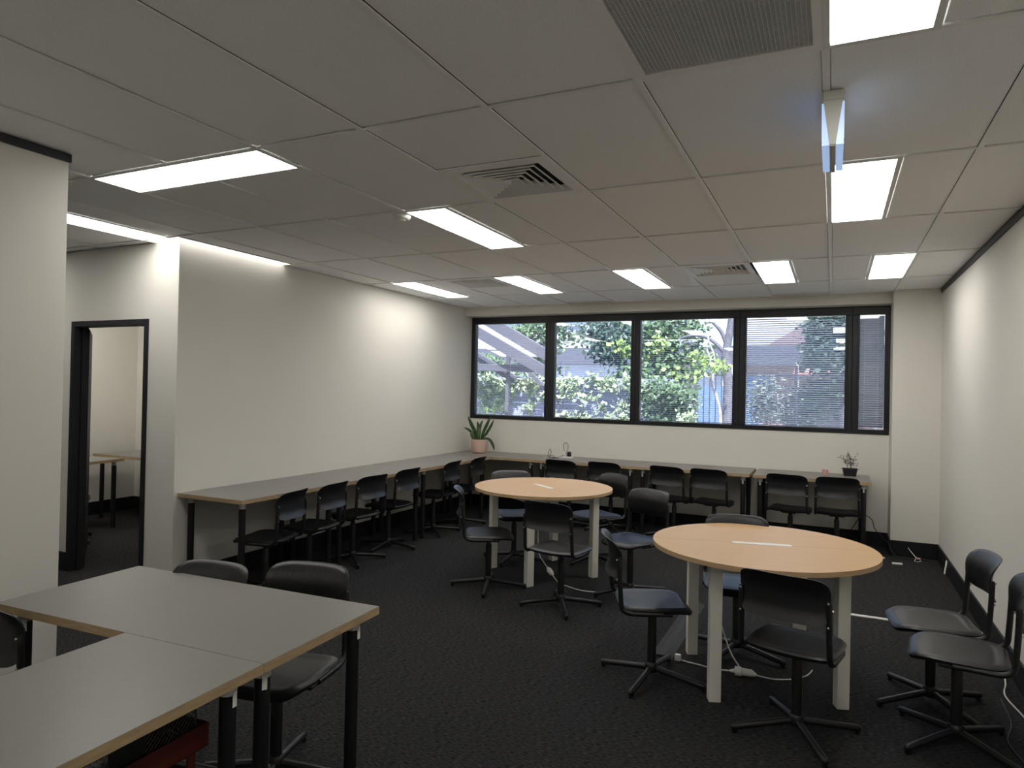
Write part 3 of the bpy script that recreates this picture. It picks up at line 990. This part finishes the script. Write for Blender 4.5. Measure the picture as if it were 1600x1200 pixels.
# cords of the near table
pt = thing('extension_lead', 'white extension lead with joined plugs under the nearer round table', 'extension lead', (-.405, 1.765, 0))
def rel(*ps):
    return [(x+.405, y-1.765, z) for x, y, z in ps]
bm = NB()
tube(bm, rel((-.475, 1.755, .022), (-.45, 1.758, .026), (-.448, 1.758, .026), (-.415, 1.762, .026), (-.412, 1.762, .026), (-.36, 1.77, .024), (-.335, 1.775, .016)), [.007, .012, .026, .026, .021, .020, .009], 14)
obj('plug_pair', bm, 'white_plastic', pt, smooth=40)
cable('lead', rel((-.475, 1.755, .022), (-.56, 1.78, .006), (-.66, 1.80, .006), (-.75, 1.81, .008), (-.775, 1.815, .02)), .0042, 'cord_white', parent=pt)
cable('lead', rel((-.34, 1.775, .016), (-.25, 1.79, .006), (-.16, 1.83, .006), (-.08, 1.92, .008), (-.05, 2.02, .010)), .0042, 'cord_white', parent=pt)
cable('lead', rel((-.56, 1.98, .70), (-.575, 1.95, .45), (-.555, 1.92, .25), (-.49, 1.86, .10), (-.435, 1.79, .05), (-.425, 1.772, .045)), .0042, 'cord_white', parent=pt)
bm = NB()
box(bm, -.80+.405, -.765+.405, .035, .06, .004, .040, bev=.002)
obj('cord_tag', bm, 'sticker', pt)
# cords of the far table
ft = thing('extension_lead', 'white extension lead hanging under the farther round table', 'extension lead', (-2.2, 3.08, 0))
def rel2(*ps):
    return [(x+2.2, y-3.08, z) for x, y, z in ps]
cable('lead', rel2((-2.30, 3.22, .70), (-2.27, 3.15, .42), (-2.215, 3.05, .225), (-2.16, 3.03, .15), (-2.09, 3.02, .075), (-2.05, 3.03, .02), (-1.99, 2.98, .006), (-1.88, 2.92, .006), (-1.76, 2.88, .006), (-1.64, 2.90, .006), (-1.48, 2.97, .006), (-1.2, 2.95, .006), (-.93, 2.93, .014)), .0042, 'cord_white', parent=ft)
bm = NB()
tube(bm, rel2((-2.125, 3.025, .112), (-2.11, 3.022, .095), (-2.085, 3.02, .07), (-2.07, 3.02, .055)), [.008, .022, .021, .008], 14)
obj('plug', bm, 'white_plastic', ft, smooth=40)
# bits on the carpet by the column
for x, y, dx, dy, lb in ((.50, 5.40, .022, .012, 'tiny white scrap on the carpet by the bench leg'), (.615, 5.20, .045, .016, 'white adaptor lying on the carpet by the column')):
    bm = NB()
    box(bm, -dx, dx, -dy, dy, .0005, .016, bev=.004)
    tag(obj('scrap', bm, 'sticker', loc=(x, y, 0), rz=.2), lb, 'scrap')
t = thing('tag_cord', 'pink tagged lead lying by the column base', 'cable', (.81, 5.44, 0))
bm = NB()
box(bm, -.024, .024, -.010, .010, .02, .038, bev=.003)
obj('cord_tag', bm, 'pink', t, rz=-.6)
cable('lead', [(-.075, .13, .10), (-.045, .07, .065), (-.015, .01, .035)], .0035, 'sticker', parent=t)
cable('lead', [(-.02, 0, .02), (-.03, -.02, .006), (.0, -.035, .005), (.025, -.02, .015)], .003, 'cord_white', parent=t)
cable('white_cable', [(.985, 4.95, .135), (.978, 4.92, .10), (.968, 4.90, .06), (.962, 4.88, .03)], .007, 'cord_white', 'short white cord at the foot of the far right wall')
# red trolley with mesh basket under near desk
tr = thing('red_trolley', 'dark red metal trolley tucked under the foreground desk', 'trolley', (-1.825, -1.10, 0), math.radians(2))
def tray(z0, z1, a, b):
    bm = NB()
    th = .004
    for q in ((-a, a, -b, -b+th), (-a, a, b-th, b), (-a, -a+th, -b+th, b-th), (a-th, a, -b+th, b-th)):
        box(bm, *q, z0, z1)
    box(bm, -a, a, -b, b, z0, z0+th)
    return bm
obj('tray', tray(.505, .575, .165, .26), 'red_metal', tr)
obj('tray', tray(.14, .21, .165, .26), 'red_metal', tr)
for sx in (-1, 1):
    for sy in (-1, 1):
        bm = NB()
        tube(bm, [(sx*.148, sy*.21, .05), (sx*.148, sy*.21, .505)], .013, 10)
        lg = obj('post', bm, 'red_metal', tr, smooth=40)
        bm = NB()
        lathe(bm, [(.008, 0), (.022, .006), (.022, .018), (.008, .024)], 14)
        for v in bm.verts:
            v.co = Vector((v.co.z-.012+sx*.148, v.co.x+sy*.21, v.co.y+.0225))
        obj('caster', bm, 'wire_black', lg, smooth=40)
mb = thing('mesh_basket', 'black wire mesh basket sitting in the red trolley', 'basket', (-1.825, -1.10, .51), math.radians(2))
bm = NB()
a, b, z0, z1 = .152, .25, .0, .125
def ring_path(a, b, r, z):
    P = []
    for cx, cy, s0 in ((a-r, b-r, 0), (-a+r, b-r, 1), (-a+r, -b+r, 2), (a-r, -b+r, 3)):
        for k in range(5):
            an = PI/2*(s0+k/4)
            P.append((cx+r*math.cos(an), cy+r*math.sin(an), z))
    return P+P[:1]
tube(bm, ring_path(a, b, .04, z1), .009, 8, cap=False)
tube(bm, ring_path(a, b, .04, .006), .004, 6, cap=False)
obj('rim', bm, 'wire_black', mb, smooth=60)
bm = NB()
P = ring_path(a, b, .04, 0)
L_ = [0]
for p, q in zip(P, P[1:]):
    L_.append(L_[-1]+(Vector(q)-Vector(p)).length)
def at(s, z):
    s %= L_[-1]
    for i in range(len(P)-1):
        if L_[i] <= s <= L_[i+1]:
            t_ = (s-L_[i])/max(1e-6, L_[i+1]-L_[i])
            v = Vector(P[i]).lerp(Vector(P[i+1]), t_)
            v.z = z
            return v
nw = 96
for k in range(nw):
    s0 = L_[-1]*k/nw
    for d_ in (-1, 1):
        tube(bm, [at(s0+d_*j*.03, .006+.115*j/4) for j in range(5)], .0009, 3, cap=False)
o = obj('wire_mesh', bm, 'wire_black', mb)
o['kind'] = 'stuff'
bbox('solid_panel', 'wire_black', (a-.002, a+.001, -.06, .05, .006, .118), mb)

# ================================================================== OUTSIDE
struct(bbox('floor_outside', 'out_ground', (-30, 16, YB+.16, 45, -.14, -.02)), 'paved ground outside the window')
tag(bbox('lawn', 'grass', (-3.2, 3.5, 14.6, 19.5, -.02, .02)), 'green lawn beyond the trees outside', 'lawn')

# timber fence clad in boards
fe = thing('board_fence', 'pale board fence hung with vine outside the left windows', 'fence', (-5.6, 9.7, 0))
bm = NB()
box(bm, -3.2, 3.1, -.012, .012, 0, .118, bev=.002)
me = mesh_of('board', bm, 'fence_board')
for k in range(15):
    link('board', me, fe, (0, 0, .02+k*.122))
for x in (-3.1, -1.6, -.1, 1.4, 2.8):
    bbox('fence_post', 'fence_board', (x-.04, x+.04, .02, .10, 0, 1.86), fe)

def leaf_cloud(bm, centres, n, size, spread, rnd, flat=.35, face=None):
    for _ in range(n):
        c = rnd.choice(centres)
        p = Vector((rnd.gauss(c[0], spread[0]), rnd.gauss(c[1], spread[1]), rnd.gauss(c[2], spread[2])))
        nr = Vector((rnd.gauss(0, .6), rnd.gauss(-.5, .5), rnd.gauss(.5, .5))).normalized()
        d = nr.cross(Vector((rnd.gauss(0, 1), rnd.gauss(0, 1), rnd.gauss(0, 1)))).normalized()
        e = nr.cross(d)
        s = size*rnd.uniform(.6, 1.25)
        a, b, c_, f = p-d*s, p+e*s*.62-nr*s*.10, p+d*s, p-e*s*.62-nr*s*.10
        va = [bm.verts.new(x) for x in (a, b, c_, f)]
        bm.faces.new((va[0], va[1], va[2]))
        bm.faces.new((va[0], va[2], va[3]))
def foliage(name, parent, m, centres, n, size, spread, seed):
    bm = NB()
    leaf_cloud(bm, centres, n, size, spread, random.Random(seed))
    me = bpy.data.meshes.new(name)
    bm.to_mesh(me)
    bm.free()
    me.materials.append(MATS[m])
    o = link(name, me, parent)
    o['kind'] = 'stuff'
    return o
rn = random.Random(11)
vi = thing('climbing_vine', 'sunlit climbing vine draped over the top of the board fence', 'vine', (0, 0, 0))
cs = [(rn.uniform(-7.91, -4.87), 9.55, rn.gauss(1.75, 0.060)) for _ in range(60)]
cs += [(rn.uniform(-7.91, -4.87), 9.55, 1.71-abs(rn.gauss(0, 0.216))) for _ in range(46)]
cs += [(rn.gauss(-5.77, 0.126), 9.5, rn.uniform(1.10, 1.71)) for _ in range(14)]
cs += [(rn.uniform(-4.69, -3.18), 9.55, rn.gauss(1.75, 0.048)) for _ in range(22)]
for x in (-4.46, -4.11, -3.67, -3.35):
    cs += [(rn.gauss(x, 0.056), 9.55, rn.uniform(1.08, 1.71)) for _ in range(4)]
cs += [(rn.uniform(-4.69, -3.18), 9.55, rn.gauss(1.11, 0.048)) for _ in range(10)]
foliage('foliage', vi, 'vine_leaf', cs, 2700, .060, (.085, .04, .055), 5)
bm = NB()
for k in range(14):
    x = rn.uniform(-8, -3)
    tube(bm, smooth_path([(x, 9.62, 0), (x+rn.uniform(-.2, .2), 9.6, .6), (x+rn.uniform(-.3, .3), 9.6, 1.2), (x+rn.uniform(-.4, .4), 9.6, 1.78)], 3), .012, 5)
obj('stem', bm, 'bark_grey', vi)
sp = thing('spiky_plant', 'spiky green leaves at the foot of the vine fence', 'plant', (-5.75, 9.2, 0))
for k in range(16):
    an = rn.uniform(0, 2*PI)
    x0 = rn.uniform(-.55, .75)
    strap_leaf([(x0, rn.uniform(-.1, .1), 0), (x0+.04*math.cos(an), .03*math.sin(an), .6), (x0+.20*math.cos(an), .12*math.sin(an), 1.18+rn.uniform(-.1, .12))], .028, 'bright_leaf', sp)

# pergola with sloping rafters and translucent sheets
pg = thing('pergola', 'grey timber pergola with sloping rafters outside the left window', 'pergola', (0, 0, 0))
def bar(a, b, hgt, wid, name='rafter', m='pergola_wood'):
    a, b = Vector(a), Vector(b)
    ax = (b-a).normalized()
    side = Vector((0, 1, 0))
    side = (side-ax*side.dot(ax)).normalized()
    up = side.cross(ax).normalized()
    bm = NB()
    vs = box(bm, -(b-a).length/2, (b-a).length/2, -wid/2, wid/2, -hgt/2, hgt/2, bev=.006)
    T = Matrix((ax, side, up)).transposed().to_4x4()
    T.translation = (a+b)/2
    for v in bm.verts:
        v.co = T @ v.co
    return obj(name, bm, m, pg)
bar((-6.287, 8.3, 3.252), (-4.261, 8.3, 2.151), 0.196, 0.06)
bar((-6.924, 8.9, 3.158), (-4.497, 8.9, 1.875), 0.197, 0.06)
bar((-7.129, 9.25, 2.749), (-5.345, 9.25, 1.781), 0.152, 0.05)
bar((-5.135, 9.3, 1.976), (-4.689, 9.3, 1.555), 0.084, 0.05, 'brace')
bar((-7.582, 9.05, 2.041), (-4.584, 9.05, 1.982), 0.127, 0.08, 'cross_beam')
pp = Vector((-5.47, 9.16, 2.184))
bbox('pergola_post', 'pergola_wood', (pp.x-.03, pp.x+.03, pp.y-.03, pp.y+.03, 0, pp.z+.2), pg)
pp = Vector((-8.491, 8.6, 2.159))
bbox('pergola_post', 'pergola_wood', (pp.x-.05, pp.x+.05, pp.y-.05, pp.y+.05, 0, 3.6), pg)
def sheet(*xz, y=9.36):
    P4 = [Vector((x, y, z)) for x, z in xz]
    bm = NB()
    lo = [bm.verts.new(p) for p in P4]
    hi = [bm.verts.new(p+Vector((0, .02, 0))) for p in P4]
    bm.faces.new(lo); bm.faces.new(hi[::-1])
    for i in range(4):
        bm.faces.new((lo[i], hi[i], hi[(i+1) % 4], lo[(i+1) % 4]))
    return obj('roof_sheet', bm, 'roof_sheet', pg)
sheet((-6.356, 2.894), (-5.908, 2.884), (-5.629, 2.621), (-5.889, 2.625))
sheet((-5.819, 2.587), (-5.521, 2.583), (-5.17, 2.362), (-5.422, 2.364))
sheet((-5.342, 2.351), (-5.118, 2.35), (-4.907, 2.229), (-5.089, 2.23))
sheet((-6.292, 2.593), (-6.207, 2.567), (-5.814, 2.366), (-6.007, 2.367))
sheet((-5.951, 2.342), (-5.786, 2.341), (-5.54, 2.231), (-5.702, 2.231))
sheet((-6, 2.071), (-5.835, 2.072), (-5.56, 1.939), (-5.695, 1.938))
sheet((-5.375, 2.061), (-5.243, 2.062), (-4.978, 1.931), (-5.109, 1.93))

# white house with dark carport fascia behind the fence
hs = thing('white_house', 'white rendered house with a dark flat carport fascia behind the fence', 'house', (-12, 24, 0))
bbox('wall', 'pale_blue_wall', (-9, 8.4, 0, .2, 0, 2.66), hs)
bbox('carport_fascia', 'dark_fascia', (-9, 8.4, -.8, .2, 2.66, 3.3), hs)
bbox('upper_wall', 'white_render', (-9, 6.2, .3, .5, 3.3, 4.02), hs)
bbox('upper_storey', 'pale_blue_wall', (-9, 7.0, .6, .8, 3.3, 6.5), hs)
for x in (-6.5, -3.5, -.5, 2.0, 4.2):
    wf = bbox('window', 'white_render', (x-.75, x+.75, .52, .60, 4.3, 5.5), hs)
    bbox('pane', 'house_glass', (x-.68, x+.68, .505, .52, 4.37, 5.43), wf)
for x in (-7, -4, -1, 2, 5):
    bbox('wall_batten', 'white_render', (x-.03, x+.03, -.02, 0, 0, 2.66), hs)
# second house at right with tiled porch
h2 = thing('brick_house', 'pale house with grey verandah band and red tiled porch roof', 'house', (1.0, 23, 0))
bbox('wall', 'brick_pink', (-4.2, 4.5, 0, .2, 0, 2.6), h2)
bbox('verandah_fascia', 'dark_fascia', (-4.2, 4.5, -1.0, .2, 2.6, 3.25), h2)
bbox('upper_wall', 'white_render', (-4.2, 4.5, .5, .7, 3.25, 6.2), h2)
bm = NB()
prism(bm, [(-3.2, 3.3), (-1.2, 3.3), (-1.2, 4.5)], 0, .1, Matrix.Translation((0, .42, 0)) @ Matrix.Rotation(PI/2, 4, 'X'))
obj('gable', bm, 'brick_pink', h2)
for x in (-3.3, 1.2, 3.2):
    wf = bbox('window', 'white_render', (x-.5, x+.5, -.06, 0, 1.0, 2.3), h2)
    bbox('pane', 'house_glass', (x-.43, x+.43, -.075, -.06, 1.07, 2.23), wf)
bm = NB()
for v in box(bm, -2.1, .3, -2.6, -.9, 2.22, 2.30):
    if v.co.y > -1.5:
        v.co.z += .32
obj('porch_roof', bm, 'roof_tile', h2)
for x in (-2.0, .2):
    bbox('porch_post', 'white_render', (x-.06, x+.06, -2.5, -2.38, 0, 2.25), h2)

# blue boards and iron pickets behind the trunks
bf = thing('blue_fence', 'low blue panel fence behind the tree trunks', 'fence', (-2.5, 14.2, 0))
for k in range(5):
    bbox('panel', 'blue_board', (-.78+.36*k, -.78+.36*k+.35, 0, .03, -.02, 1.78), bf)
ir = thing('iron_fence', 'dark iron picket fence behind the shrubs', 'fence', (-2.6, 13.6, 0))
bm = NB()
box(bm, -.009, .009, -.009, .009, 0, 2.15)
me = mesh_of('picket', bm, 'iron')
for k in range(44):
    link('picket', me, ir, (-1.6+k*.13, 0, 0))
for z in (.3, 2.0):
    bbox('rail', 'iron', (-1.65, 4.1, -.014, .014, z, z+.035), ir)

def plant(name, label, trunks, m_bark, clouds, seed, cat='tree'):
    base = trunks[0][0][0] if trunks else clouds[0][1][0]
    t = thing(name, label, cat, (base[0], base[1], 0), 0, 'trees and shrubs outside')
    off = Vector((base[0], base[1], 0))
    for path, r0, r1 in trunks:
        P = smooth_path([Vector(p)-off for p in path], 5)
        bm = NB()
        tube(bm, P, [r0+(r1-r0)*i/(len(P)-1) for i in range(len(P))], 10)
        obj('trunk' if r0 > .035 else 'branch', bm, m_bark, t, smooth=60)
    for k, (m, cen, n, size, spread) in enumerate(clouds):
        foliage('foliage', t, m, [tuple(Vector(c)-off) for c in cen], n, size, spread, seed+k)
    return t
def blob(x0, x1, z0, z1, y, n, seed, dy=.4):
    q = random.Random(seed)
    return [(q.uniform(x0, x1), y+q.uniform(-dy, dy), q.uniform(z0, z1)) for _ in range(n)]
def floor_under(p):
    return (p[0], p[1], -.05)
# leafy tree between second and third panes
T0 = Vector((-3.119, 11.6, 1.78))
c1 = blob(-4.68, -3.76, 2.41, 3.12, 11.6, 26, 1)+blob(-4.50, -3.67, 2.22, 2.51, 11.6, 6, 11)
c2 = blob(-3.60, -2.49, 2.04, 3.15, 11.6, 40, 2)+blob(-4.09, -2.73, 1.26, 2.15, 11.2, 30, 3)
c3 = blob(-4.03, -2.87, 2.29, 2.87, 11.3, 9, 4)+blob(-3.52, -2.13, 1.78, 2.29, 11.3, 8, 5)
plant('garden_tree', 'leafy garden tree between the second and third windows', [([floor_under(T0), tuple(Vector((-3.11, 11.6, 1.257))), tuple(Vector((-3.103, 11.6, 2.303))), tuple(Vector((-2.961, 11.6, 3.085)))], .07, .03),
      ([tuple(Vector((-3.101, 11.6, 2.172))), tuple(Vector((-3.611, 11.6, 2.503))), tuple(Vector((-4.307, 11.6, 2.847)))], .03, .012)], 'bark_grey',
      [('dark_leaf', c1, 1700, .062, (.16, .16, .12)), ('tree_leaf', c2, 3000, .065, (.17, .17, .14)), ('bright_leaf', c3, 420, .07, (.11, .11, .07))], 20)
plant('far_tree', 'blue green tree beyond the pergola at the left window', [([floor_under(Vector((-6.76, 14, 2.426))), tuple(Vector((-6.756, 14, 2.26))), tuple(Vector((-6.864, 14, 3.091)))], .08, .03)], 'bark_grey',
      [('tree_leaf', blob(-7.51, -5.87, 2.62, 3.75, 14, 30, 12), 1900, .07, (.18, .2, .14)), ('tree_leaf', blob(-8.81, -6.57, 1.92, 2.50, 14, 16, 13), 900, .07, (.2, .2, .10))], 80)
# pale leaning trunks
B1 = Vector((-1.713, 10.6, 1.085))
plant('pale_tree', 'pale barked tree with leaning trunks in the third window', [
      ([floor_under(B1)]+[(-1.713, 10.6, 1.085), (-1.702, 10.6, 1.785), (-1.755, 10.6, 2.252), (-1.696, 10.6, 2.719), (-1.637, 10.6, 3.184)], .105, .06),
      ([(-1.733, 10.6, 2.299), (-1.895, 10.6, 2.487), (-2.092, 10.6, 2.631), (-2.36, 10.6, 2.682), (-2.619, 10.6, 2.614)], .045, .018),
      ([(-1.724, 10.6, 2.427), (-1.831, 10.6, 2.721), (-2.017, 10.6, 2.937), (-2.205, 10.6, 3.108)], .045, .02)], 'bark_grey', [], 30)
B2 = Vector((-1.768, 10.2, 1.097))
plant('slender_tree', 'slender pale trunk with a few fresh leaves in the third window', [
      ([floor_under(B2)]+[(-1.767, 10.2, 1.075), (-1.829, 10.2, 1.493), (-1.923, 10.2, 1.776), (-1.963, 10.2, 2.175), (-2.034, 10.2, 2.404)], .034, .018),
      ([(-1.923, 10.2, 1.776), (-1.898, 10.2, 2.232), (-1.991, 10.2, 2.519), (-2.11, 10.2, 2.923)], .024, .010)], 'bark_pale',
      [('bright_leaf', [(-2.194, 10.1, 2.273), (-2.058, 10.1, 2.182), (-1.781, 10.1, 2.058), (-2.144, 10.1, 1.976), (-1.814, 10.1, 2.114)], 190, .05, (.10, .1, .05))], 40)
bbox_p = Vector((-2.842, 13, 1.806))
tag(bbox('concrete_pillar', 'bark_grey', (bbox_p.x-.14, bbox_p.x+.14, 12.9, 13.2, 0, Vector((-2.858, 13, 2.727)).z)), 'square grey pillar behind the garden tree', 'pillar')
# shrubs in front of the iron fence
plant('garden_shrub', 'dappled shrub below the garden tree in the third window', [([floor_under(Vector((-2.417, 9.2, 1.322))), tuple(Vector((-2.417, 9.2, 1.322))), tuple(Vector((-2.465, 9.2, 1.622)))], .03, .015)], 'bark_grey',
      [('tree_leaf', blob(-2.97, -2.09, 1.02, 1.73, 9.2, 34, 6), 2300, .046, (.10, .10, .08)), ('vine_leaf', blob(-2.91, -2.62, 1.31, 1.75, 9.1, 6, 14)+blob(-2.30, -1.88, 1.04, 1.28, 9.1, 8, 7), 420, .05, (.07, .07, .06))], 50, 'shrub')
# dark tree right window
T4 = Vector((0.2, 11.2, 1.367))
plant('dark_tree', 'dark dense tree at the right side of the wide window', [([floor_under(T4), tuple(T4), tuple(Vector((0.124, 11.2, 2.28))), tuple(Vector((-0.009, 11.2, 2.913)))], .09, .04)], 'bark_grey',
      [('dark_leaf', blob(-0.33, 0.47, 2.14, 3.08, 11.2, 46, 8), 4200, .062, (.13, .2, .11))], 60)
plant('clipped_hedge', 'loose grey green hedge along the bottom of the wide window', [([floor_under(Vector((-0.925, 11.6, 1.325))), tuple(Vector((-0.925, 11.6, 1.325))), tuple(Vector((-0.93, 11.6, 1.63)))], .03, .015)], 'bark_pale',
      [('hedge_leaf', blob(-1.45, 0.33, 1.15, 1.82, 11.8, 70, 9), 3600, .05, (.12, .15, .10)), ('tree_leaf', blob(-0.37, 0.32, 1.47, 1.82, 11.5, 14, 10), 600, .05, (.10, .1, .08))], 70, 'hedge')
lp = Vector((-0.485, 9, 1.14))
bm = NB()
tube(bm, [(lp.x, lp.y, 0), (lp.x, lp.y, Vector((-0.481, 9, 2.053)).z)], .022, 10)
tag(obj('steel_post', bm, 'iron', smooth=40), 'thin dark steel post outside the wide window', 'post')
